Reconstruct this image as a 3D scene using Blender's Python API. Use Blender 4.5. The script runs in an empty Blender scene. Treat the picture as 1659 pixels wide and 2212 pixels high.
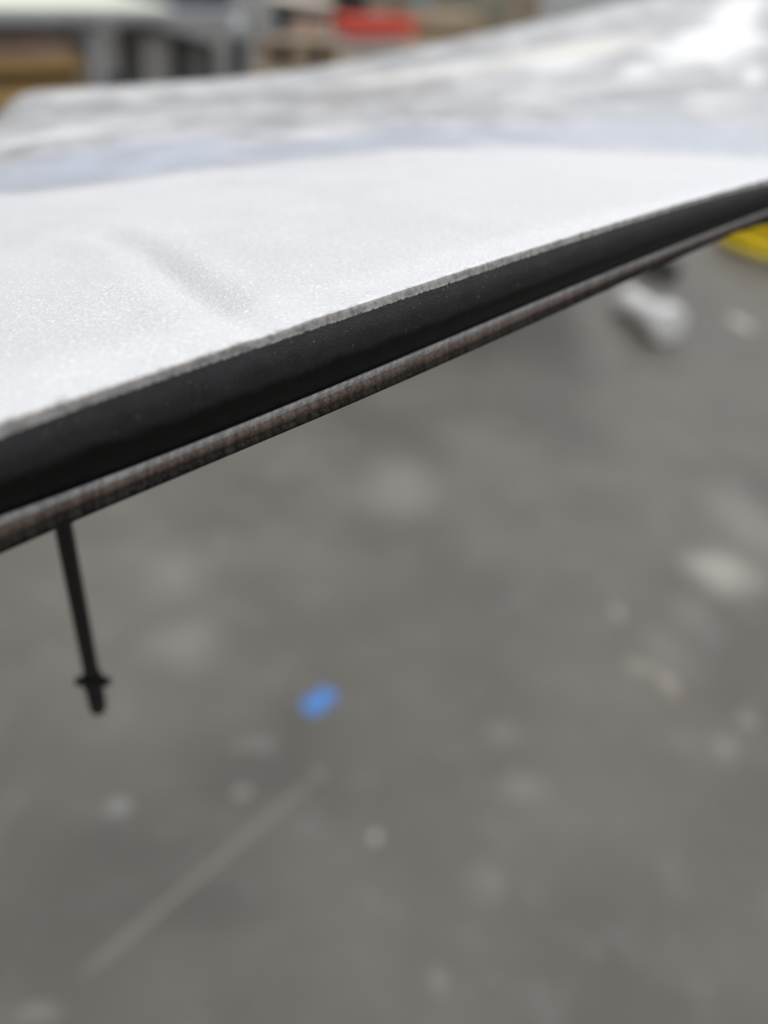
import bpy, bmesh, math, random
import numpy as np
from mathutils import Vector, Matrix
random.seed(4)
S = bpy.context.scene
COL = S.collection
# ------------------------------------------------------------------ camera
H = 1.10                                   # lens height above the floor
PITCH, ROLL, FPX = math.radians(38), math.radians(8), 1659.0   # 27 mm lens on a 36 mm tall frame
_fw = np.array([0, math.cos(PITCH), -math.sin(PITCH)])
_u0 = np.array([0, math.sin(PITCH), math.cos(PITCH)])
_r0 = np.array([1.0, 0, 0])
RT = _r0*math.cos(ROLL) + _u0*math.sin(ROLL)
UP = -_r0*math.sin(ROLL) + _u0*math.cos(ROLL)
CAM = np.array([0, 0, H])
cam = bpy.data.cameras.new('camera')
cam.sensor_fit = 'VERTICAL'; cam.sensor_height = 36; cam.sensor_width = 27; cam.lens = 27
cam.clip_start = 0.01; cam.clip_end = 100
cam.dof.use_dof = True
cam.dof.focus_distance = 0.168
cam.dof.aperture_fstop = 4.7
camo = bpy.data.objects.new('camera', cam); COL.objects.link(camo)
camo.matrix_world = Matrix(((RT[0], UP[0], -_fw[0], 0), (RT[1], UP[1], -_fw[1], 0), (RT[2], UP[2], -_fw[2], H), (0, 0, 0, 1)))
S.camera = camo
# ------------------------------------------------------------------ world, lights, exposure
w = bpy.data.worlds.new('world'); S.world = w; w.use_nodes = True
w.node_tree.nodes['Background'].inputs[0].default_value = (0.80, 0.88, 1.0, 1)
w.node_tree.nodes['Background'].inputs[1].default_value = 0.4
S.view_settings.view_transform = 'Standard'; S.view_settings.look = 'None'
S.view_settings.gamma = 1; S.view_settings.use_curve_mapping = False
S.view_settings.exposure = 0.0
S.cycles.use_denoising = True
S.cycles.max_bounces = 6
S.cycles.sample_clamp_indirect = 4
def area(name, loc, rot, sx, sy, power, col=(1, 1, 1)):
    l = bpy.data.lights.new(name, 'AREA'); l.shape = 'RECTANGLE'; l.size = sx; l.size_y = sy; l.energy = power; l.color = col
    o = bpy.data.objects.new(name, l); COL.objects.link(o); o.location = loc; o.rotation_euler = rot
for ix in (-3.2, 0.0, 3.2):                 # rows of ceiling lamps
    for iy in (-1.0, 2.2, 5.4):
        area('ceiling_lamp', (ix, iy, 4.35), (0, 0, 0), 0.6, 2.0, 49, (0.98, 0.99, 1.0))
area('added_back_light', (2.6, 7.3, 2.3), (math.radians(90), 0, 0), 3.0, 2.0, 90, (0.86, 0.92, 1.0))  # added unseen area light at the back, meant for panel highlights; no window built
# ------------------------------------------------------------------ helpers
def P(x, y, d):                             # a pixel and a depth -> world point
    return CAM + d*(_fw + RT*(x-829.5)/FPX - UP*(y-1106)/FPX)
def F(x, y, z=0.0):                         # a pixel on a level plane -> world point, depth
    v = _fw + RT*(x-829.5)/FPX - UP*(y-1106)/FPX
    d = (z-H)/v[2]
    return CAM + v*d, d
def tag(o, label=None, cat=None, group=None, kind=None):
    if label: o['label'] = label
    if cat: o['category'] = cat
    if group: o['group'] = group
    if kind: o['kind'] = kind
    return o
def thing(name, label, cat, loc=(0, 0, 0), rotz=0, group=None):
    o = bpy.data.objects.new(name, None); COL.objects.link(o)
    o.location = loc; o.rotation_euler = (0, 0, rotz); o.empty_display_size = 0.05
    return tag(o, label, cat, group)
def obj(name, bm, m, parent=None, smooth=True, norm=True):
    if norm: bmesh.ops.recalc_face_normals(bm, faces=bm.faces[:])
    me = bpy.data.meshes.new(name); bm.to_mesh(me); bm.free()
    if smooth:
        for p in me.polygons: p.use_smooth = True
        try: me.set_sharp_from_angle(angle=math.radians(38))
        except Exception: pass
    me.materials.append(m)
    o = bpy.data.objects.new(name, me); COL.objects.link(o)
    if parent: o.parent = parent
    return o
def box(bm, x0, x1, y0, y1, z0, z1, bev=0.0, seg=2, mat=None):
    t = bmesh.new()
    bmesh.ops.create_cube(t, size=1)
    for v in t.verts:
        v.co = Vector((x0+(v.co.x+.5)*(x1-x0), y0+(v.co.y+.5)*(y1-y0), z0+(v.co.z+.5)*(z1-z0)))
    if bev: bmesh.ops.bevel(t, geom=t.edges[:], offset=bev, segments=seg, affect='EDGES', profile=.5)
    if mat is not None: bmesh.ops.transform(t, matrix=mat, verts=t.verts)
    me = bpy.data.meshes.new('tmp'); t.to_mesh(me); t.free(); bm.from_mesh(me); bpy.data.meshes.remove(me)
    return bm
def lathe(bm, prof, n=32, mat=None):        # profile of (radius, height) about z
    rings = []
    for r, z in prof:
        if r < 1e-6: rings.append([bm.verts.new((0, 0, z))])
        else: rings.append([bm.verts.new((r*math.cos(2*math.pi*i/n), r*math.sin(2*math.pi*i/n), z)) for i in range(n)])
    vs = [v for r in rings for v in r]
    for a, b in zip(rings, rings[1:]):
        for i in range(n):
            j = (i+1) % n
            if len(a) == 1 and len(b) == 1: continue
            if len(a) == 1: bm.faces.new((a[0], b[i], b[j]))
            elif len(b) == 1: bm.faces.new((a[i], a[j], b[0]))
            else: bm.faces.new((a[i], a[j], b[j], b[i]))
    if mat is not None: bmesh.ops.transform(bm, matrix=mat, verts=vs)
    return bm
def tube(bm, pts, r, n=10, cap=True):
    pts = [Vector(p) for p in pts]; rings = []
    up = Vector((0, 0, 1))
    for i, p in enumerate(pts):
        t = (pts[min(i+1, len(pts)-1)]-pts[max(i-1, 0)]).normalized()
        a = t.cross(up)
        if a.length < 1e-4: a = t.cross(Vector((1, 0, 0)))
        a.normalize(); b = t.cross(a)
        rr = r[i] if isinstance(r, (list, tuple)) else r
        rings.append([bm.verts.new(p + a*rr*math.cos(2*math.pi*k/n) + b*rr*math.sin(2*math.pi*k/n)) for k in range(n)])
    for a, b in zip(rings, rings[1:]):
        for k in range(n): bm.faces.new((a[k], a[(k+1) % n], b[(k+1) % n], b[k]))
    if cap: bm.faces.new(rings[0]); bm.faces.new(rings[-1])
    return bm
# ------------------------------------------------------------------ materials
class NT:
    def __init__(s, name):
        s.m = bpy.data.materials.new(name); s.m.use_nodes = True
        s.t = s.m.node_tree; s.b = s.t.nodes['Principled BSDF']
    def n(s, typ, **kw):
        o = s.t.nodes.new(typ)
        for k, v in kw.items(): setattr(o, k, v)
        return o
    def l(s, a, b): s.t.links.new(a, b)
    def pos(s): return s.n('ShaderNodeNewGeometry').outputs['Position']
    def noise(s, vec, scale, detail=3, rough=.55):
        o = s.n('ShaderNodeTexNoise'); o.inputs['Scale'].default_value = scale; o.inputs['Detail'].default_value = detail; o.inputs['Roughness'].default_value = rough
        s.l(vec, o.inputs['Vector']); return o.outputs['Fac']
    def mr(s, v, a, b, c=0.0, d=1.0, smooth=True):
        o = s.n('ShaderNodeMapRange'); o.interpolation_type = 'SMOOTHSTEP' if smooth else 'LINEAR'
        s.l(v, o.inputs[0])
        for i, q in zip((1, 2, 3, 4), (a, b, c, d)): o.inputs[i].default_value = q
        return o.outputs[0]
    def math(s, op, a, b=None):
        o = s.n('ShaderNodeMath', operation=op)
        for i, q in enumerate((a, b)):
            if q is None: continue
            if isinstance(q, (int, float)): o.inputs[i].default_value = q
            else: s.l(q, o.inputs[i])
        return o.outputs[0]
    def mix(s, f, a, b):
        o = s.n('ShaderNodeMix', data_type='RGBA')
        if isinstance(f, (int, float)): o.inputs[0].default_value = f
        else: s.l(f, o.inputs[0])
        for i, q in ((6, a), (7, b)):
            if isinstance(q, tuple): o.inputs[i].default_value = (*q, 1) if len(q) == 3 else q
            else: s.l(q, o.inputs[i])
        return o.outputs[2]
    def base(s, c):
        if isinstance(c, tuple): s.b.inputs['Base Color'].default_value = (*c, 1)
        else: s.l(c, s.b.inputs['Base Color'])
    def rough(s, r):
        if isinstance(r, (int, float)): s.b.inputs['Roughness'].default_value = r
        else: s.l(r, s.b.inputs['Roughness'])
    def bump(s, h, strength=.3, dist=.001, prev=None):
        o = s.n('ShaderNodeBump'); o.inputs['Strength'].default_value = strength; o.inputs['Distance'].default_value = dist
        s.l(h, o.inputs['Height'])
        if prev is not None: s.l(prev, o.inputs['Normal'])
        s.l(o.outputs[0], s.b.inputs['Normal']); return o.outputs[0]
def lin(r, g, b):                           # sRGB 0-255 -> linear
    f = lambda c: (c/255/12.92) if c/255 <= .04045 else ((c/255+.055)/1.055)**2.4
    return (f(r), f(g), f(b))
def simple(name, c, rough=.6, var=.25, scale=12, metal=0.0):
    k = NT(name); p = k.pos(); nf = k.noise(p, scale, 4)
    d = tuple(x*(1-var) for x in c); e = tuple(min(1, x*(1+var)) for x in c)
    k.base(k.mix(k.mr(nf, .3, .7), d, e)); k.rough(rough); k.b.inputs['Metallic'].default_value = metal
    k.bump(k.noise(p, scale*14, 2), .15, .002)
    return k.m
def wood(name, c, axis=(1, 14, 14)):
    k = NT(name); tc = k.n('ShaderNodeTexCoord').outputs['Object']
    mp = k.n('ShaderNodeMapping'); mp.inputs['Scale'].default_value = axis; k.l(tc, mp.inputs[0])
    g = k.noise(mp.outputs[0], 6, 5)
    k.base(k.mix(k.mr(g, .3, .7), tuple(x*.7 for x in c), tuple(min(1, x*1.25) for x in c))); k.rough(.65); k.bump(g, .2, .001)
    return k.m

# concrete floor with stains, scuffs, painted shade below the panel and one long scratch
def floor_material():
    k = NT('concrete'); p = k.pos()
    a = k.noise(p, 3.2, 4, .55); b = k.noise(p, 11, 4, .6); c = k.noise(p, 75, 3, .6)
    col = k.mix(k.mr(a, .3, .72), (.126, .117, .102), (.188, .176, .155))
    col = k.mix(k.math('MULTIPLY', k.mr(b, .5, .8), .6), col, (.235, .226, .213))
    col = k.mix(k.math('MULTIPLY', k.mr(c, .58, .8), .35), col, (.085, .082, .075))
    wob = k.n('ShaderNodeTexNoise'); wob.inputs['Scale'].default_value = 14; k.l(p, wob.inputs['Vector'])
    wv = k.n('ShaderNodeVectorMath', operation='MULTIPLY_ADD'); k.l(wob.outputs['Color'], wv.inputs[0])
    wv.inputs[1].default_value = (.05, .05, 0); k.l(p, wv.inputs[2])
    off = np.array([.025, .025])
    light = (.46, .44, .41)
    #        px    py   half-w half-h strength colour
    st = [(870, 1045, 85, 60, .22, light), (1560, 1235, 75, 45, .62, (.56, .53, .48)), (1610, 1120, 70, 70, .30, light), (1500, 1330, 50, 40, .2, light),
          (400, 1390, 90, 60, .26, light), (380, 1240, 80, 60, .2, light), (258, 1745, 38, 24, .60, (.42, .43, .41)),
          (812, 1812, 12, 13, .85, (.50, .49, .45)), (520, 1715, 14, 16, .5, light), (686, 1668, 14, 14, .35, light), (545, 1612, 45, 18, .28, light),
          (1340, 1325, 13, 13, .6, light), (1380, 1440, 32, 18, .42, (.50, .45, .38)), (1440, 1470, 20, 32, .45, (.52, .45, .38)), (1450, 1420, 90, 50, .16, light),
          (1610, 1550, 18, 18, .3, light), (950, 2110, 20, 30, .30, light), (1130, 1700, 60, 34, .2, light), (1600, 698, 12, 14, .75, (.60, .58, .55)),
          (80, 2190, 60, 20, .35, light), (1080, 1590, 40, 30, .16, light), (1050, 1900, 60, 50, .12, light), (1560, 1610, 34, 30, .2, light),
          (600, 1670, 200, 70, .25, (.06, .056, .048)), (430, 1960, 160, 60, .30, (.055, .053, .048)), (640, 1560, 60, 70, .3, (.06, .055, .045)),
          (900, 1220, 170, 100, .2, (.07, .066, .058)), (760, 1330, 150, 70, .18, (.07, .066, .058)), (290, 1830, 170, 60, .25, (.06, .058, .05))]  # first two here: soft shade below the panel, painted into the floor
    for px, py, hw, hh, s, cc in st:
        q, d = F(px, py); q1, _ = F(px, py-hh); q2, _ = F(px+hw, py)
        ry = np.linalg.norm((q1-q)[:2]); rx = np.linalg.norm((q2-q)[:2]); ang = math.atan2(q2[1]-q[1], q2[0]-q[0])
        mp = k.n('ShaderNodeMapping', vector_type='TEXTURE')
        mp.inputs['Location'].default_value = (q[0]+off[0], q[1]+off[1], 0); mp.inputs['Rotation'].default_value = (0, 0, ang)
        mp.inputs['Scale'].default_value = (rx, ry, 50); k.l(wv.outputs[0], mp.inputs[0])
        ln = k.n('ShaderNodeVectorMath', operation='LENGTH'); k.l(mp.outputs[0], ln.inputs[0])
        soft = .75 if hw < 20 else .1
        col = k.mix(k.mr(ln.outputs['Value'], soft, 1.25 if hw < 20 else 1.45, s, 0), col, cc)
    qa, _ = F(150, 2130); qb, _ = F(690, 1672); m = (qa+qb)/2; dv = qb-qa
    mp = k.n('ShaderNodeMapping', vector_type='TEXTURE'); mp.inputs['Location'].default_value = (m[0], m[1], 0)
    mp.inputs['Rotation'].default_value = (0, 0, math.atan2(dv[1], dv[0])); mp.inputs['Scale'].default_value = (np.linalg.norm(dv)/2, .0065, 50)
    k.l(p, mp.inputs[0]); sp = k.n('ShaderNodeSeparateXYZ'); k.l(mp.outputs[0], sp.inputs[0])
    mx = k.mr(k.math('ABSOLUTE', sp.outputs[0]), .75, 1.0, 1, 0); my = k.mr(k.math('ABSOLUTE', sp.outputs[1]), .5, 1.2, 1, 0)
    col = k.mix(k.math('MULTIPLY', k.math('MULTIPLY', mx, my), .42), col, (.38, .345, .305))
    k.base(col); k.rough(k.mr(a, .3, .7, .55, .75)); k.bump(b, .25, .004)
    return k.m

M_floor = floor_material()
M_wall = simple('wall_paint', (.42, .42, .42), .8, .08, 2)
M_ceil = simple('ceiling_paint', (.6, .6, .6), .85, .06, 2)

# panel skin: smooth white primer near the edge, sanded mottled paint beyond, worn strip along the rim
PATCH = []
def skin_material():
    k = NT('white_panel_paint'); p = k.pos()
    uv = k.n('ShaderNodeUVMap', uv_map='rows'); sp = k.n('ShaderNodeSeparateXYZ'); k.l(uv.outputs[0], sp.inputs[0]); v = sp.outputs[1]
    fine = k.noise(p, 1500, 2, .6); mid = k.noise(p, 320, 3, .6); big = k.noise(p, 26, 3, .6); blot = k.noise(p, 34, 4, .6); huge = k.noise(p, 11, 3, .55)
    primer = k.mix(k.mr(big, .3, .7), (.745, .75, .775), (.805, .805, .815))
    primer = k.mix(k.mr(k.noise(p, 1300, 1, .5), .40, .66), (.70, .705, .73), primer)
    primer = k.mix(k.mr(k.noise(p, 1150, 1, .5), .66, .72), primer, (.95, .95, .95))  # bright flecks paint the sparkle of the grain into the colour
    primer = k.mix(k.math('MULTIPLY', k.mr(fine, .68, .75), .8), primer, (.25, .25, .26))
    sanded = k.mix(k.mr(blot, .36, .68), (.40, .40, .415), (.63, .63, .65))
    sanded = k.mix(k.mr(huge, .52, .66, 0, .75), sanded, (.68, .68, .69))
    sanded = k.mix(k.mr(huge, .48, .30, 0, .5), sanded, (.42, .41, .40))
    blue = k.math('MULTIPLY', k.mr(v, .5, .515), k.mr(k.math('ADD', v, k.math('MULTIPLY', k.math('SUBTRACT', huge, .5), .25)), .54, .64, 1, 0))  # bluish reflection just beyond the primer, painted as colour
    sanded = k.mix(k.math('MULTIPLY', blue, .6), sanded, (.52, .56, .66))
    wb = k.n('ShaderNodeTexNoise'); wb.inputs['Scale'].default_value = 40; wb.inputs['Detail'].default_value = 3; k.l(p, wb.inputs['Vector'])
    for (u, vv, ru, rv, ang, cc, st, wob) in PATCH:      # paint patches, rubbed-through places, painted-in highlights and bluish reflection
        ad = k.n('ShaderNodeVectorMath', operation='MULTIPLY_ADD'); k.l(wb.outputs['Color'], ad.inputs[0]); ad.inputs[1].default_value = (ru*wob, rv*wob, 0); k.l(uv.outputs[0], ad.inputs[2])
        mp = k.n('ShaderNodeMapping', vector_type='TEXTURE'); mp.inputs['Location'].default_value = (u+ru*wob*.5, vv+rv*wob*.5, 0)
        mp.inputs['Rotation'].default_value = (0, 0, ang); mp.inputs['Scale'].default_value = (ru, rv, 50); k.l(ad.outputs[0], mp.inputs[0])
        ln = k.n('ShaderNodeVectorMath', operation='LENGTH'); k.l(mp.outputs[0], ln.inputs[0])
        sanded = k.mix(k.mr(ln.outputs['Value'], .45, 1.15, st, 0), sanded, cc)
    vb = k.math('ADD', v, k.math('MULTIPLY', k.math('SUBTRACT', mid, .5), .02))
    zone = k.mr(vb, .49, .525)
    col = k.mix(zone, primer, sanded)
    # worn rim: v runs negative over the rounded edge
    grit = k.noise(p, 900, 4, .7); strk = k.noise(p, 260, 3, .6)
    vw = k.math('ADD', v, k.math('MULTIPLY', k.math('SUBTRACT', strk, .5), .016))
    worn = k.mix(k.mr(k.math('ADD', k.math('MULTIPLY', grit, .55), k.math('MULTIPLY', strk, .45)), .36, .60), (.34, .336, .335), (.72, .70, .685))
    col = k.mix(k.mr(vw, -.004, .004, 1, 0), col, worn)
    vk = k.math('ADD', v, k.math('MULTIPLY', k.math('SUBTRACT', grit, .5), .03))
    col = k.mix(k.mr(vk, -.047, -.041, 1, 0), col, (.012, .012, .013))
    k.base(col)
    k.rough(k.math('ADD', k.mr(zone, 0, 1, .42, .30), k.math('MULTIPLY', k.mr(blot, .4, .6), .15)))
    g = k.noise(p, 2300, 2, .6)
    near = k.mr(v, .03, .07, .25, 1)
    o = k.bump(k.math('MULTIPLY', g, near), .7, .0005)
    o = k.bump(k.math('MULTIPLY', mid, k.mr(zone, 0, 1, 1, 0)), .10, .002, o)
    k.b.inputs['Specular IOR Level'].default_value = .55
    return k.m
def black_material():
    k = NT('black_composite'); p = k.pos()
    uv = k.n('ShaderNodeUVMap', uv_map='rows')
    mp = k.n('ShaderNodeMapping'); mp.inputs['Scale'].default_value = (1, .0005, 1); k.l(uv.outputs[0], mp.inputs[0])
    a = k.noise(p, 160, 4, .6); b = k.noise(p, 1700, 3, .65)
    s = k.noise(mp.outputs[0], 420, 3, .6)
    vv = k.n('ShaderNodeSeparateXYZ'); k.l(uv.outputs[0], vv.inputs[0])
    low = k.mr(k.math('ADD', vv.outputs[1], k.math('MULTIPLY', k.math('SUBTRACT', a, .5), .22)), .42, .60)   # darker and glossier in the lower half
    col = k.mix(k.mr(a, .3, .7), (.014, .0145, .0165), (.026, .0265, .0295))
    col = k.mix(k.mr(b, .64, .72), col, (.20, .20, .20))
    col = k.mix(k.math('MULTIPLY', k.mr(s, .62, .74), .35), col, (.13, .13, .13))
    col = k.mix(low, col, (.002, .002, .0024)); k.base(col); k.rough(k.math('ADD', k.mr(low, 0, 1, .5, .30), k.math('MULTIPLY', a, .1))); k.bump(b, .35, .0006)
    k.l(k.mr(low, 0, 1, .5, .25), k.b.inputs['Specular IOR Level'])
    return k.m
M_black = black_material()
def lip_material(name, c0, c1, rough):
    k = NT(name); p = k.pos()
    uv = k.n('ShaderNodeUVMap', uv_map='rows')
    mp = k.n('ShaderNodeMapping'); mp.inputs['Scale'].default_value = (1, .15, 1); k.l(uv.outputs[0], mp.inputs[0])
    s = k.noise(mp.outputs[0], 700, 3, .6); b = k.noise(p, 1500, 4, .7)
    f = k.math('ADD', k.math('MULTIPLY', s, .5), k.math('MULTIPLY', b, .5))
    k.base(k.mix(k.mr(f, .4, .62), c0, c1)); k.rough(rough); k.bump(f, .5, .0008)
    return k.m
M_bead = lip_material('grey_sealer', (.22, .22, .225), (.42, .415, .415), .5)
M_brown = lip_material('brown_fibre', (.050, .034, .029), (.170, .118, .098), .6)
M_rim = lip_material('dark_fibre', (.006, .0055, .005), (.048, .043, .038), .75)
M_rim.node_tree.nodes['Principled BSDF'].inputs['Specular IOR Level'].default_value = .2
M_under = simple('raw_underside', (.03, .03, .03), .7, .3, 40)
M_rod = simple('black_rod', (.008, .008, .008), .45, .2, 60)
M_stand = simple('black_steel', (.03, .03, .032), .5, .2, 20)

# ------------------------------------------------------------------ setting
def struct(name, bm, m, smooth=False):
    return tag(obj(name, bm, m, None, smooth), kind='structure')
bm = bmesh.new(); box(bm, -5, 5, -4, 7.6, -.1, 0); struct('floor', bm, M_floor)
bm = bmesh.new(); box(bm, -5, 5, 7.6, 7.75, 0, 4.5); struct('wall_back', bm, M_wall)
bm = bmesh.new(); box(bm, -5.15, -5, -4, 7.6, 0, 4.5); struct('wall_left', bm, M_wall)
bm = bmesh.new(); box(bm, 5, 5.15, -4, 7.6, 0, 4.5); struct('wall_right', bm, M_wall)
bm = bmesh.new(); box(bm, -5, 5, -4.15, -4, 0, 4.5); struct('wall_front', bm, M_wall)
bm = bmesh.new(); box(bm, -5, 5, -4, 7.6, 4.5, 4.6); struct('ceiling', bm, M_ceil)

# ------------------------------------------------------------------ the panel
CX = [0, 415, 830, 1245, 1659]
def poly(vals):
    c = np.polyfit(np.array(CX)/1000, vals, 4); return lambda x: np.polyval(c, np.asarray(x)/1000)
yE = poly([908, 775, 638, 506, 386]); dE = poly([.125, .141, .165, .197, .245])
yB = poly([425, 376, 335, 331, 346]); dB = poly([.27, .28, .30, .32, .35])
yM = poly([306, 250, 205, 150, 85]); dM = poly([.36, .40, .44, .47, .49])
_fx = [-200, 0, 20, 45, 80, 150, 300, 415, 500, 650, 750, 850, 950, 1050, 1150, 1250, 1400, 1659, 1900]
_fy = [330, 247, 222, 204, 195, 190, 182, 175, 168, 152, 134, 113, 92, 70, 48, 28, -4, -60, -110]
def yF(x):
    xs = np.asarray(x, float); a = np.zeros_like(xs)
    for o in (-30, -15, 0, 15, 30): a += np.interp(xs+o*np.clip((xs-40)/200, 0, 1), _fx, _fy)
    return a/5
dF = poly([.455, .495, .54, .575, .61])
rows_low = [  # name, image y at the five columns, extra depth (m)
    ('black_top', [948, 800, 661, 521, 398], .0010), ('black_mid', [1040, 888, 735, 577, 430], .0036), ('bead_top', [1114, 957, 787, 614, 453], .0102),
    ('bead_low', [1135, 974, 803, 628, 460], .0092), ('brown_low', [1169, 996, 826, 642, 466], .0102), ('rim_low', [1197, 1018, 841, 657, 473], .0118)]
low = [(poly(y), e) for _, y, e in rows_low]
xs = np.concatenate([np.linspace(0, 1659, 210)])
TOPV = list(np.linspace(0, .5, 78)) + list(np.linspace(.5, 1, 50))[1:]
def top_point(x, v):
    if v <= .5:
        t = v/.5
        a, b = P(x, yE(x), dE(x)), P(x, yB(x), dB(x)); q = a+(b-a)*t
        q = q + np.array([0, 0, 1])*0.0016*math.sin(math.pi*t)          # slight crown
        return q
    t = (v-.5)/.5
    A, B_, C_, D_ = P(x, yE(x), dE(x)), P(x, yB(x), dB(x)), P(x, yM(x), dM(x)), P(x, yF(x), dF(x))
    if t < .5:
        u = t/.5; m0 = (C_-B_)*.9; m1 = (D_-B_)*.5; a, b = B_, C_
    else:
        u = (t-.5)/.5; m0 = (D_-B_)*.5; m1 = (D_-C_)*.9; a, b = C_, D_
    return (2*u**3-3*u**2+1)*a+(u**3-2*u**2+u)*m0+(-2*u**3+3*u**2)*b+(u**3-u**2)*m1
# a shallow ridge pressed into the primer, running to the rim
RID = [(150, 512), (215, 505), (290, 535), (360, 585), (430, 640), (500, 680), (580, 712)]
def pix(q):
    r = q-CAM; z = r@_fw
    return 829.5+FPX*(r@RT)/z, 1106-FPX*(r@UP)/z
RID3 = []
for (x, y) in RID:
    t = (yE(x)-y)/(yE(x)-yB(x))                                          # find the row that shows at this place
    best = min((abs(pix(top_point(x, v))[1]-y), v) for v in np.linspace(0, .5, 300)); RID3.append(top_point(x, best[1]))
RID3 = np.array(RID3)
def ridge(q):
    best = 9; along = 0; sgn = 1; acc = 0
    for i in range(len(RID3)-1):
        a, b = RID3[i][:2], RID3[i+1][:2]; ab = b-a; L2 = ab@ab
        t = min(1, max(0, ((q[:2]-a)@ab)/L2)); r = q[:2]-(a+ab*t); d = math.hypot(*r)
        if d < best:
            best = d; along = (i+t)/(len(RID3)-1); sgn = 1 if (ab[0]*r[1]-ab[1]*r[0]) > 0 else -1
    env = math.sin(math.pi*min(1, max(0, along*.96+.02))**1.25)**.8
    s = best*sgn                                                         # + is the far side
    return -env*.0026*math.exp(-(s/.0045)**2) + env*.0014*math.exp(-((s-.009)/.006)**2) + env*.0008*math.exp(-((s+.010)/.006)**2)
GRID = []                                                                # columns of top points
for x in xs:
    colp = []
    for v in TOPV:
        q = top_point(x, v)
        if v < .5 and x < 760: q = q+np.array([0, 0, ridge(q)])
        colp.append(q)
    GRID.append(colp)
GRID = np.array(GRID)
LOW = np.array([[P(x, f(x), dE(x)+e) for f, e in low] for x in xs])
hz = H-1.0
endL = {0: np.array([-.30, -.125, .893+hz]), .5: np.array([-.46, .15, .885+hz]), .75: np.array([-.46, .28, .880+hz]), 1: np.array([-.42, .37, .872+hz])}
endR = {0: np.array([.66, .78, .985+hz]), .5: np.array([.80, .86, .965+hz]), .75: np.array([.88, .94, .985+hz]), 1: np.array([.96, 1.03, 1.03+hz])}
def endpt(e, v):
    ks = sorted(e); i = max(j for j in range(len(ks)-1) if ks[j] <= v+1e-9); t = (v-ks[i])/(ks[i+1]-ks[i]); return e[ks[i]]*(1-t)+e[ks[i+1]]*t
NL, NR = 16, 24
def extend(inner, tan_a, end, n):           # smooth run from an inner column to the end of the panel
    L = np.linalg.norm(end-inner); m0 = tan_a/np.linalg.norm(tan_a)*L; m1 = (end-inner)
    out = []
    for i in range(1, n+1):
        u = i/n; out.append((2*u**3-3*u**2+1)*inner+(u**3-2*u**2+u)*m0+(-2*u**3+3*u**2)*end+(u**3-u**2)*m1)
    return out
eL = np.array([endpt(endL, v) for v in TOPV]); eR = np.array([endpt(endR, v) for v in TOPV])
left = np.array([extend(GRID[0][j], GRID[0][j]-GRID[4][j], eL[j], NL) for j in range(len(TOPV))]).transpose(1, 0, 2)[::-1]
right = np.array([extend(GRID[-1][j], GRID[-1][j]-GRID[-5][j], eR[j], NR) for j in range(len(TOPV))]).transpose(1, 0, 2)
TOP = np.concatenate([left, GRID, right])
dl, dr = LOW[0]-GRID[0][0], LOW[-1]-GRID[-1][0]
LOWX = np.concatenate([[[c[0]+q for q in dl] for c in left], LOW, [[c[0]+q for q in dr] for c in right]])
arc = np.concatenate([[0], np.cumsum(np.linalg.norm(np.diff(TOP[:, 0], axis=0), axis=1))])
def loft(name, cols, vs, m, parent, flip=False):
    bm = bmesh.new(); uvl = bm.loops.layers.uv.new('rows')
    V = [[bm.verts.new(q) for q in c] for c in cols]
    for i in range(len(V)-1):
        for j in range(len(V[0])-1):
            idx = [(i, j), (i+1, j), (i+1, j+1), (i, j+1)]
            f = bm.faces.new([V[a][b] for a, b in (idx[::-1] if flip else idx)]); f.smooth = True
            for lp, (a, b) in zip(f.loops, idx[::-1] if flip else idx): lp[uvl].uv = (arc[a], vs[b])
    o = obj(name, bm, m, parent, True, False)
    return o
panel = thing('body_panel', 'large white primed car body panel with a black raw edge, filling the upper half', 'body panel')
# rim profile: from the white end over the rounded corner into the black
def rim_cols(fr, n=7):
    cols = []
    for c, l in zip(TOP, LOWX):
        a = c[0]; t = (c[0]-c[2]); t = t/np.linalg.norm(t); b = l[0]; L = np.linalg.norm(b-a); m0 = t*L*1.1; m1 = (l[1]-l[0])/np.linalg.norm(l[1]-l[0])*L
        cols.append([(2*u**3-3*u**2+1)*a+(u**3-2*u**2+u)*m0+(-2*u**3+3*u**2)*b+(u**3-u**2)*m1 for u in np.linspace(1, 0, n)])
    return np.array(cols)
rim = rim_cols(0)
skin_cols = np.concatenate([rim[:, :-1], TOP], axis=1)
def uv_at(px, py):
    best = None
    for i in range(NL, NL+len(xs), 2):
        for j in range(70, len(TOPV), 2):
            a, b = pix(TOP[i][j]); e = (a-px)**2+(b-py)**2
            if best is None or e < best[0]: best = (e, i, j)
    return arc[best[1]], TOPV[best[2]]
BLU = (.52, .56, .67)  # tint of the painted-in bluish reflection
WHT, GRY, IVO = (.86, .86, .88), (.34, .34, .35), (.80, .79, .75)
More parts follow.
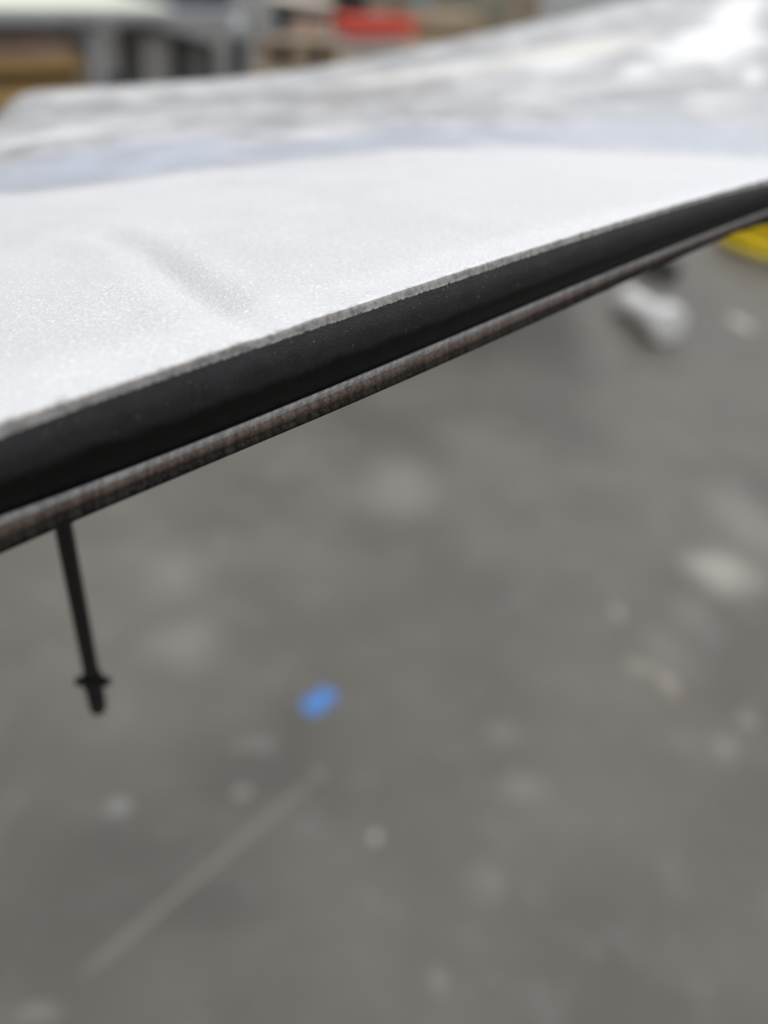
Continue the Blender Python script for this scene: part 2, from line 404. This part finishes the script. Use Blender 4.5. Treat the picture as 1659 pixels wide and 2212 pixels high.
for (x0, y0, x1, y1, hh, cc, st, wob) in [(700, 182, 1060, 140, 12, IVO, .95, .5), (1040, 145, 1400, 75, 14, IVO, .95, .5), (1120, 152, 1260, 140, 13, WHT, .9, 1.5), (1330, 165, 1420, 140, 14, WHT, .9, 1.5),  # ivory streaks are the highlight of the ridge, painted in
        (1410, 100, 1660, 105, 44, (.93, .93, .93), 1, 1.2), (1540, 40, 1720, 20, 34, (.93, .93, .94), 1, 1.2), (1470, 30, 1540, 22, 9, WHT, .8, 1), (1600, 150, 1700, 165, 12, WHT, .8, 1),  # large white paint patches, brightened to paint in a reflection
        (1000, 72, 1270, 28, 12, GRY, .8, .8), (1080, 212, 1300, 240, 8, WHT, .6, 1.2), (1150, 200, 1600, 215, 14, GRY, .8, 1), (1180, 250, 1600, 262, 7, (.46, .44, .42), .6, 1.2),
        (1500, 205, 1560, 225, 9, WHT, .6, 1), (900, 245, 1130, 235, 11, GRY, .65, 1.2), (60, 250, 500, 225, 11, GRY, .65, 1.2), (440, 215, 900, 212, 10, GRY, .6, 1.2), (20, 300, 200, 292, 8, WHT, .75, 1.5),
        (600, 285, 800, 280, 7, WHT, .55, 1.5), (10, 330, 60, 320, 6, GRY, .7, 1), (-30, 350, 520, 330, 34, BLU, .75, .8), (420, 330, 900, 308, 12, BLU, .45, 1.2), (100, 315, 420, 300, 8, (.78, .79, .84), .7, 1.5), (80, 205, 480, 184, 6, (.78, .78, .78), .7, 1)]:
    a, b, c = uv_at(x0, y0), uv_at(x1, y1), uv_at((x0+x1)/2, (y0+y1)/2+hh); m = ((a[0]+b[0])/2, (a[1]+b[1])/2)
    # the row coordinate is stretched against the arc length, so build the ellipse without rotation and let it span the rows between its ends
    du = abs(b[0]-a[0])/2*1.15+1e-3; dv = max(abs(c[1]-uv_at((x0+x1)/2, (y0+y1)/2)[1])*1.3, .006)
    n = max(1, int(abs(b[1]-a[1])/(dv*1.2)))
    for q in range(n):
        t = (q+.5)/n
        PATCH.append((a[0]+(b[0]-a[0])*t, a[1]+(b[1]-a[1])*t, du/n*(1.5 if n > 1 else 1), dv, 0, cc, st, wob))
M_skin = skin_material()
back = np.array([[c[-1]+np.array([-.004, .010, -.004]), c[-1]+np.array([-.006, .014, -.014]), c[-1]+np.array([-.004, .010, -.022])] for c in TOP])
skin_cols = np.concatenate([skin_cols, back], axis=1)
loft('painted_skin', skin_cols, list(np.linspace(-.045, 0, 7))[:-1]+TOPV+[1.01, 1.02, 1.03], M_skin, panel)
def seg_cols(i0, i1, n, bulge):             # strip between two lower rows, bulging toward the outside
    out = []
    for c, l in zip(TOP, LOWX):
        a, b = l[i0], l[i1]; ax = np.array([b-a])[0]
        o_ = np.array([ (TOP[1][0]-TOP[0][0])[0], 0, 0])
        nrm = np.cross(ax, np.array([.72, .69, 0])); nrm = nrm/np.linalg.norm(nrm)
        if nrm[1] > 0: nrm = -nrm
        out.append([a*(1-u)+b*u+nrm*bulge*math.sin(math.pi*u) for u in np.linspace(0, 1, n)])
    return np.array(out)
band = np.concatenate([seg_cols(0, 1, 7, .0007)[:, :-1], seg_cols(1, 2, 7, .0004)], axis=1)
tips = loft('edge_band', band[:, ::-1], list(np.linspace(0, 1, band.shape[1]))[::-1], M_black, panel)
tag(tips, 'black satin band along the sanded panel edge')
b_ = loft('sealer_bead', seg_cols(2, 3, 7, .0009)[:, ::-1], list(np.linspace(0, .003, 7))[::-1], M_bead, panel); tag(b_, 'thin grey bead under the black band')
b_ = loft('fibre_strip', seg_cols(3, 4, 6, .0005)[:, ::-1], list(np.linspace(0, .003, 6))[::-1], M_brown, panel); tag(b_, 'brown rough fibre strip below the grey bead')
rimc = seg_cols(4, 5, 6, .0008)
tail = np.array([[c[-1]+np.array([-.004, .004, .0005]), c[-1]+np.array([-.012, .012, .004])] for c in rimc])
rimc = np.concatenate([rimc, tail], axis=1)
b_ = loft('lower_lip', rimc[:, ::-1], list(np.linspace(0, .006, rimc.shape[1]))[::-1], M_rim, panel); tag(b_, 'dark ragged lower lip of the panel edge')
und = np.array([[rimc[i][-1]]+[TOP[i][j]+np.array([0, 0, -.020]) for j in range(14, len(TOPV), 9)]+[back[i][-1]] for i in range(len(TOP))])
loft('underside', und, list(np.linspace(0, 1, und.shape[1])), M_under, panel, flip=True)
# left and right end caps
for ei in (0, -1):
    bm = bmesh.new()
    ring = [Vector(q) for q in skin_cols[ei]] + [Vector(q) for q in und[ei][::-1]] + [Vector(q) for q in rimc[ei][::-1][2:]] + [Vector(q) for q in band[ei][::-1]]
    c = bm.verts.new(sum(ring, Vector())/len(ring)); vs = [bm.verts.new(q) for q in ring]
    for a, b in zip(vs, vs[1:]+vs[:1]):
        bm.faces.new((a, b, c))
    obj('end_cap', bm, M_under, panel, False)
# the black rod hanging from the underside behind the edge
ra, rb = P(140, 1140, .30), P(213, 1535, .30)
rx, ry = (ra[0]+rb[0])/2, (ra[1]+rb[1])/2
rx, ry = rb[0], rb[1]
def z_at(px, py): # height of a vertical line through (rx, ry) at image row py
    zs = np.linspace(0.5, H, 4000); best = min(zs, key=lambda z: abs(pix(np.array([rx, ry, z]))[1]-py)); return best
zt = z_at(0, 1535); zk = z_at(0, 1472)
i0 = min(range(TOP.shape[0]*TOP.shape[1]), key=lambda k: math.hypot(*(TOP[k//TOP.shape[1], k % TOP.shape[1]][:2]-np.array([rx, ry]))))
ztop = TOP[i0//TOP.shape[1], i0 % TOP.shape[1]][2]-.012
bm = bmesh.new(); tube(bm, [(rx, ry, zk), (rx, ry, ztop)], .0028, 16); hp = obj('hanging_rod', bm, M_rod, panel); tag(hp, 'thin black rod hanging below the panel edge')
bm = bmesh.new(); lathe(bm, [(0, -.004), (.0036, -.0035), (.0042, 0), (.0036, .0035), (0, .004)], 16, Matrix.Translation((rx, ry, zk)))
tube(bm, [P(170, 1476, .30)*0+np.array([rx, ry, zk])-RT*.0062, np.array([rx, ry, zk])+RT*.0062], .0018, 8); obj('collar', bm, M_rod, hp)
bm = bmesh.new(); lathe(bm, [(0, zt-.001), (.0024, zt), (.0032, zt+.002), (.0034, zk-.006), (.0026, zk-.003), (0, zk-.003)], 16, Matrix.Translation((rx, ry, 0))); obj('rod_tip', bm, M_rod, hp)

# stands that carry the panel, both just outside the picture
def stand(x, y, label):
    k = min(range(TOP.shape[0]*TOP.shape[1]), key=lambda k: math.hypot(*(TOP[k//TOP.shape[1], k % TOP.shape[1]][:2]-np.array([x, y]))))
    zt = TOP[k//TOP.shape[1], k % TOP.shape[1]][2]-.0225
    t = thing('panel_stand', label, 'stand', (x, y, 0))
    bm = bmesh.new(); lathe(bm, [(0, 0), (.09, 0), (.09, .008), (.03, .014), (0, .014)], 28); obj('base', bm, M_stand, t)
    bm = bmesh.new(); tube(bm, [(0, 0, .01), (0, 0, zt-.02)], .014, 14); obj('post', bm, M_stand, t)
    bm = bmesh.new(); lathe(bm, [(0, zt-.022), (.02, zt-.022), (.03, zt-.008), (.03, zt), (0, zt)], 20); obj('support_pad', bm, M_stand, t)
stand(-.40, .17, 'black steel stand under the left end of the white panel')
stand(.86, .88, 'black steel stand under the right end of the white panel')

# ------------------------------------------------------------------ things on the floor
M_blue = simple('blue_paper', lin(92, 150, 225), .7, .06, 40)
q, d = F(690, 1516); u = .5*d/FPX
t = bmesh.new(); n = 8
sx, sy = 72*d/FPX, 62*d/FPX/.75
V = {}
for top in (0, 1):
    for i in range(n+1):
        for j in range(n+1):
            a, b = i/n-.5, j/n-.5
            e = math.sqrt(max(.12, 1-(2*b)**2*.78))*(1+.08*math.sin(9*b))
            zz = .0012+.010*max(0, b-.1)**1.2+.006*max(0, -a-.2)+.0006*top
            V[top, i, j] = t.verts.new((a*sx*e*1.1+b*.014, b*sy*.84*math.sqrt(max(.12, 1-(2*a)**2*.75))+a*.010, zz))
for i in range(n):
    for j in range(n):
        t.faces.new((V[1, i, j], V[1, i+1, j], V[1, i+1, j+1], V[1, i, j+1])); t.faces.new((V[0, i, j+1], V[0, i+1, j+1], V[0, i+1, j], V[0, i, j]))
for i in range(n):
    for a, b in (((i, 0), (i+1, 0)), ((i+1, n), (i, n)), ((0, i+1), (0, i)), ((n, i), (n, i+1))):
        t.faces.new((V[0, a[0], a[1]], V[0, b[0], b[1]], V[1, b[0], b[1]], V[1, a[0], a[1]]))
o = tag(obj('paper_scrap', t, M_blue), 'small bright blue scrap of tape lying on the concrete floor', 'scrap'); o.location = (q[0], q[1], -.0008)
o.rotation_euler = (0, 0, .25)

M_white = simple('white_plastic', (.88, .88, .88), .45, .04, 20)
a3, d1 = F(1352, 646, .05); b3, d2 = F(1434, 702, .06)
ax = Vector(b3-a3); ax.z = 0; L = ax.length
r1, r2 = 27*d1/FPX, 42*d2/FPX
tt = thing('flared_tube', 'white plastic tube with a flared end lying on the floor', 'tube', (a3[0], a3[1], r1), math.atan2(ax.y, ax.x))
tilt = Matrix.Rotation(math.radians(90)-math.atan2(r2-r1, L), 4, 'Y')
bm = bmesh.new(); lathe(bm, [(0, -r1*.45), (r1*.6, -r1*.35), (r1*.95, -.05*r1), (r1, r1*.2), (r1*.97, L*.62), (r1*.9, L*.62), (0, L*.61)], 28, tilt); obj('barrel', bm, M_white, tt)
bm = bmesh.new(); lathe(bm, [(r1*.97, L*.62), (r1*1.02, L*.74), (r1*1.25, L*.84), (r2*.96, L*.90), (r2, L*.95), (r2, L*1.10), (r2*.93, L*1.15), (r2*.5, L*1.17), (0, L*1.17)], 28, tilt); obj('flare', bm, M_white, tt)

M_rub = simple('black_rubber', (.012, .012, .012), .7, .2, 30)
q, d = F(1418, 592)
wt = thing('rubber_wheel', 'small black wheel on the floor behind the white tube', 'wheel', (q[0], q[1], 0))
bm = bmesh.new(); lathe(bm, [(.035, .004), (.075, 0), (.09, .012), (.09, .045), (.075, .057), (.035, .053)], 32); obj('tyre', bm, M_rub, wt)
bm = bmesh.new(); lathe(bm, [(0, .008), (.035, .004), (.036, .028), (.036, .053), (.012, .050), (0, .046)], 24); obj('hub', bm, M_rub, wt)

M_yel = simple('yellow_hose', lin(240, 212, 20), .35, .10, 8)
q, d = F(1722, 545)
pts = []
for i in range(0, 7*40+1):
    a = 2*math.pi*i/40; lay = i/40
    r = .36+.035*math.sin(lay*2.3)-.02*(lay % 2); pts.append((r*math.cos(a), r*.82*math.sin(a), .024+.024*lay+.008*math.sin(a*1.7+lay)))
bm = bmesh.new(); tube(bm, pts, .022, 10); o = obj('hose_coil', bm, M_yel); o.location = (q[0], q[1], 0)
tag(o, 'coil of bright yellow hose on the floor beyond the panel edge', 'hose')

# ------------------------------------------------------------------ workshop things behind the panel
def frame(px, py, z):
    q, d = F(px, py, z); a, _ = F(px-15, py, z); b, _ = F(px+15, py, z)
    return q, d, math.atan2(b[1]-a[1], b[0]-a[0])
def dims(px0, py0, px1, py1, z):            # width, height of something standing on level z with its base at py1
    pc = (px0+px1)/2; q, d, yaw = frame(pc, py1, z)
    a, _ = F(px0, py1, z); b, _ = F(px1, py1, z); W = np.linalg.norm((b-a)[:2])
    zs = np.linspace(z, z+1.5, 3000); r = q.copy()
    hh = min(zs, key=lambda t: abs(pix(np.array([q[0], q[1], t]))[1]-py0))-z
    return q, d, yaw, W, hh
def boxthing(name, label, cat, rect, z, th, m, lidm=None, group=None, flaps=False):
    q, d, yaw, W, hh = dims(*rect, z)
    t = thing(name, label, cat, (q[0], q[1], z), yaw, group)
    bm = bmesh.new(); box(bm, -W/2, W/2, 0, th, 0, hh, min(.006, hh*.2)); obj('body', bm, m, t)
    if lidm is not None:
        bm = bmesh.new(); box(bm, -W/2-.004, W/2+.004, -.004, th+.004, hh, hh+.012, .003); obj('lid', bm, lidm, t)
    if flaps:
        for s in (-1, 1):
            bm = bmesh.new(); box(bm, -.0, .07, 0, th, 0, .004, 0, mat=Matrix.Translation((s*W/2, 0, hh)) @ Matrix.Rotation(math.radians(-25 if s > 0 else 205), 4, 'Y')); obj('flap', bm, m, t)
    return t, W, hh, th
ZT = .76
M_steel = simple('grey_steel', (.33, .34, .36), .45, .1, 10)
M_pale = simple('pale_board', (.84, .86, .76), .55, .04, 4)
M_slate = simple('slate_blue_paint', (.10, .12, .15), .55, .15, 8)
M_ochre = wood('ochre_board', (.50, .32, .12))
M_card = simple('cardboard', (.30, .24, .18), .8, .15, 8)
M_tan = simple('tan_card', (.42, .30, .23), .8, .12, 8)
M_mauve = simple('mauve_cloth', (.36, .28, .29), .85, .2, 10)
M_grey = simple('grey_sheet', (.34, .335, .33), .6, .15, 6)
M_dgrey = simple('dark_grey_sheet', (.19, .187, .183), .6, .2, 6)
M_red = simple('red_plastic', lin(222, 92, 78), .45, .08, 10)
M_teal = simple('teal_plastic', (.02, .06, .085), .5, .1, 10)
M_cream = simple('cream_ceramic', (.70, .64, .56), .4, .05, 10)
M_lgrey = simple('light_grey_card', (.42, .40, .40), .7, .08, 8)
M_bgrey = simple('blue_grey_plastic', (.22, .29, .33), .5, .1, 8)
M_crate = wood('crate_wood', (.33, .26, .18))
M_olive = simple('olive_plastic', (.28, .27, .21), .6, .1, 8)

# steel workbench on the left, top at 0.76 m
qa, da, yawT = frame(300, 30, ZT)
qr, _ = F(545, 30, ZT); WR = np.linalg.norm((qr-qa)[:2]); ql, _ = F(206, 30, ZT); XL = -np.linalg.norm((ql-qa)[:2])
bench = thing('steel_workbench', 'grey steel workbench with a pale board on top, upper left', 'workbench', (qa[0], qa[1], 0), yawT)
TD = .55
bm = bmesh.new(); box(bm, -1.3, WR, 0, TD, ZT-.028, ZT, .004); obj('top', bm, M_steel, bench)
for X, m in ((XL, M_steel), (WR-.03, M_slate), (-1.2, M_steel)):
    for Y in (.02, TD-.05):
        bm = bmesh.new(); box(bm, X-.022, X+.022, Y, Y+.04, 0, ZT-.028, .004); obj('leg', bm, m if Y < .1 else M_steel, bench)
bm = bmesh.new(); box(bm, -1.25, WR-.06, .03, TD-.06, .50, .52, .003); obj('lower_shelf', bm, M_steel, bench)
bm = bmesh.new(); box(bm, -.021, .021, -.008, .008, 0, .24, .004, mat=Matrix.Translation((XL+.05, .34, ZT-.03)) @ Matrix.Rotation(math.radians(142), 4, 'Y')); obj('brace', bm, M_grey, bench)
def on_bench(name, label, cat, x0, x1, y0, y1, z0, z1, m, bev=.004, smooth=True, group=None):
    t = bmesh.new(); cx, cy = (x0+x1)/2, (y0+y1)/2
    box(t, x0-cx, x1-cx, y0-cy, y1-cy, 0, z1-z0, bev)
    o = obj(name, t, m); c, s = math.cos(yawT), math.sin(yawT)
    o.location = (qa[0]+cx*c-cy*s, qa[1]+cx*s+cy*c, z0); o.rotation_euler = (0, 0, yawT)
    return tag(o, label, cat, group)
xw, _ = F(378, 30, ZT); XW = np.linalg.norm((xw-qa)[:2])
on_bench('pale_board', 'pale yellowish white board lying on the steel workbench', 'board', -1.28, XW, .004, TD-.05, ZT+.0003, ZT+.018, M_pale)
on_bench('slate_case', 'dark slate case on the right end of the steel workbench', 'case', XW+.02, WR+.0, .10, .42, ZT+.0003, ZT+.09, M_slate)
on_bench('plywood_board', 'lower ochre wooden board on the shelf under the workbench', 'board', -1.15, XL-.026, .035, .40, .5203, .574, M_ochre, group='ochre boards under the workbench')
on_bench('dark_gap_filler', 'dark brown filler in place of the shaded gap between the two ochre boards', 'board', -1.15, XL-.035, .075, .40, .5743, .612, simple('dark_gap_brown', (.10, .08, .05), .7, .2, 10))  # added dark block paints the shaded gap between the boards
on_bench('plywood_board', 'upper ochre wooden board under the tan box below the workbench', 'board', -1.15, XL-.030, .030, .40, .6123, .636, M_ochre, group='ochre boards under the workbench')
on_bench('tan_box', 'tan box on the ochre boards under the workbench', 'box', -.80, XL-.045, .05, .30, .6363, .690, M_tan)
on_bench('folded_cloth', 'mauve folded cloth on the tan box under the workbench', 'cloth', -.80, XL-.12, .06, .28, .6903, .722, M_mauve, .012)
on_bench('grey_carton', 'grey carton standing on the shelf beside the bench leg', 'carton', XL+.20, XL+.31, .06, .20, .5203, .70, M_grey)
on_bench('dark_crate', 'dark grey crate on the shelf at the right of the workbench', 'crate', XL+.40, WR-.08, .10, .40, .5203, .66, M_dgrey)
# bright bracket at the bench corner
bm = bmesh.new(); lathe(bm, [(0, 0), (.034, .003), (.034, .02), (.02, .03), (0, .03)], 20, Matrix.Translation((WR-.07, -.001, ZT-.045)) @ Matrix.Rotation(math.radians(90), 4, 'X')); obj('corner_bracket', bm, simple('bright_metal', (.62, .66, .66), .4, .05, 10), bench)

# low wooden table behind the panel, with boxes and bins
Z2 = .72
q2, d2, yaw2 = np.array([0.0, 2.30, Z2]), 2.3, 0.0
tb = thing('low_table', 'low wooden table holding boxes and the red bin beyond the panel', 'table', (q2[0], q2[1], 0), yaw2)
bm = bmesh.new(); box(bm, -.52, .50, 0, 1.50, Z2-.03, Z2, .004); obj('table_top', bm, M_crate, tb)
for X in (-.40, .38):
    for Y in (.85, 1.44):
        bm = bmesh.new(); box(bm, X-.03, X+.03, Y-.03, Y+.03, 0, Z2-.03, .004); obj('leg', bm, M_crate, tb)
Z2 += .0003
q, d, yaw, W, hh = dims(592, 88, 732, 152, Z2)
cb = thing('open_box', 'small brown open-fronted box with dividers just beyond the panel', 'box', (q[0], q[1], Z2), yaw)
bm = bmesh.new(); t_ = .008
box(bm, -W/2, W/2, .08, .088, 0, hh); box(bm, -W/2, W/2, 0, .08, 0, t_); box(bm, -W/2, W/2, 0, .08, hh-t_, hh); box(bm, -W/2, -W/2+t_, 0, .08, t_, hh-t_); box(bm, W/2-t_, W/2, 0, .08, t_, hh-t_)
obj('body', bm, M_card, cb)
for X, wd in ((-W*.08, W*.36), (W*.36, W*.14)):
    bm = bmesh.new(); box(bm, X-wd/2, X+wd/2, .004, .012, t_, hh-t_); obj('front_board', bm, M_card, cb)
boxthing('tan_carton', 'pinkish tan carton behind the brown cardboard box', 'carton', (640, 46, 704, 104), Z2, .05, M_tan)
q, d, yaw, W, hh = dims(590, 28, 684, 84, Z2)
tub = thing('teal_tub', 'dark teal tub behind the brown cardboard box', 'tub', (q[0], q[1]+W*.5, Z2), yaw)
bm = bmesh.new(); lathe(bm, [(0, 0), (W*.42, 0), (W*.5, hh*.9), (W*.54, hh*.9), (W*.54, hh), (W*.47, hh), (W*.40, .01), (0, .01)], 32); obj('body', bm, M_teal, tub)
bm = bmesh.new(); W2 = W*1.25; lathe(bm, [(0, 0), (W2*.25, 0), (W2*.5, hh*.35), (W2*.52, hh*.42), (W2*.48, hh*.42), (W2*.25, .012), (0, .012)], 32)
o = obj('cream_bowl', bm, M_cream); o.location = (q[0], q[1]+W*.5, Z2+hh+.0003); tag(o, 'cream bowl standing on the dark teal tub', 'bowl')
t, W, hw, th = boxthing('flat_carton', 'flat light grey carton under the red bin', 'carton', (742, 86, 880, 120), Z2, .11, M_lgrey)
# red bin on the light carton
q, d, yaw, W, hh = dims(748, 38, 910, 88, Z2+hw)
q = np.array(t.location); 
rbn = thing('red_bin', 'shallow red plastic bin on the light grey carton', 'bin', (q[0]+.022, q[1]+.024, Z2+hw+.0003), yaw)
bm = bmesh.new(); W *= .84; hh *= .72
nn = 5
def tray(bm, W, D, hh, tp):
    box(bm, -W/2+tp, W/2-tp, .012, D-.012, 0, .006)
    for x0, x1, y0, y1 in ((-W/2, W/2, 0, .008), (-W/2, W/2, D-.008, D), (-W/2, -W/2+.008, .008, D-.008), (W/2-.008, W/2, .008, D-.008)):
        box(bm, x0, x1, y0, y1, .004, hh, .002)
tray(bm, W, .09, hh, .004); obj('body', bm, M_red, rbn)
bm = bmesh.new()
for x0, x1, y0, y1 in ((-W/2-.01, W/2+.01, -.01, .012), (-W/2-.01, W/2+.01, .078, .10), (-W/2-.01, -W/2+.012, .012, .078), (W/2-.012, W/2+.01, .012, .078)): box(bm, x0, x1, y0, y1, hh, hh+.01, .003)
obj('rim', bm, M_red, rbn)
q, d, yaw, W, hh = dims(722, -40, 776, 78, Z2)
bm = bmesh.new(); lathe(bm, [(0, 0), (W*.5, 0), (W*.55, hh*.3), (W*.5, hh*.8), (W*.2, hh*.95), (W*.2, hh), (0, hh)], 24); o = obj('black_bag', bm, M_rub); o.location = (q[0], q[1]+.03, Z2); tag(o, 'black bag standing between the cream bowl and the red bin', 'bag')
q, d, yaw, W, hh = dims(880, -60, 918, 62, Z2)
bt = thing('blue_grey_bottle', 'blue grey bottle behind the red bin', 'bottle', (q[0], q[1], Z2))
bm = bmesh.new(); lathe(bm, [(0, 0), (W*.48, 0), (W*.5, .01), (W*.5, hh*.7), (W*.2, hh*.85), (W*.2, hh*.9), (0, hh*.9)], 24); obj('body', bm, M_bgrey, bt)
bm = bmesh.new(); lathe(bm, [(0, hh*.9), (W*.22, hh*.9), (W*.22, hh), (0, hh)], 20); obj('cap', bm, M_bgrey, bt)
boxthing('wooden_block', 'tan wooden block box right of the red bin', 'box', (925, 34, 1045, 92), Z2, .14, M_crate)
boxthing('olive_case', 'olive grey case right of the blue grey bottle', 'case', (1012, -40, 1092, 52), Z2, .16, M_olive)

# wooden slatted crate rack standing behind the table
D3 = 3.9
q, d, yaw = frame(900, 300, 0)
pb = P(905, 60, D3); rk = thing('slatted_crate', 'tall brown slatted wooden crate behind the low table', 'crate', (pb[0], pb[1], 0), frame(905, 60, .7)[2])
for i in range(9):
    bm = bmesh.new(); box(bm, -.74, 1.05, 0, .02, .06+.13*i, .06+.13*i+.115, .003); obj('slat', bm, M_crate, rk)
for X in (-.70, -.12, .45, 1.01):
    bm = bmesh.new(); box(bm, X-.035, X+.035, .02, .07, 0, 1.26, .004); obj('post', bm, M_crate, rk)
bm = bmesh.new(); box(bm, -.74, 1.05, .07, .6, .04, .08, .004); obj('bottom', bm, M_crate, rk)
# grey sheet leaning behind the bench end
pg = P(560, 90, 3.3)
gs = thing('grey_sheet', 'grey sheet standing upright between the bench and brown box', 'sheet', (pg[0], pg[1], 0), frame(560, 90, .7)[2])
bm = bmesh.new(); box(bm, -.22, .16, 0, .02, 0, P(560, 26, 3.3)[2], .004); obj('board', bm, M_grey, gs)
bm = bmesh.new(); box(bm, -.22, .16, .02, .10, 0, .04, .004); obj('foot', bm, M_grey, gs)
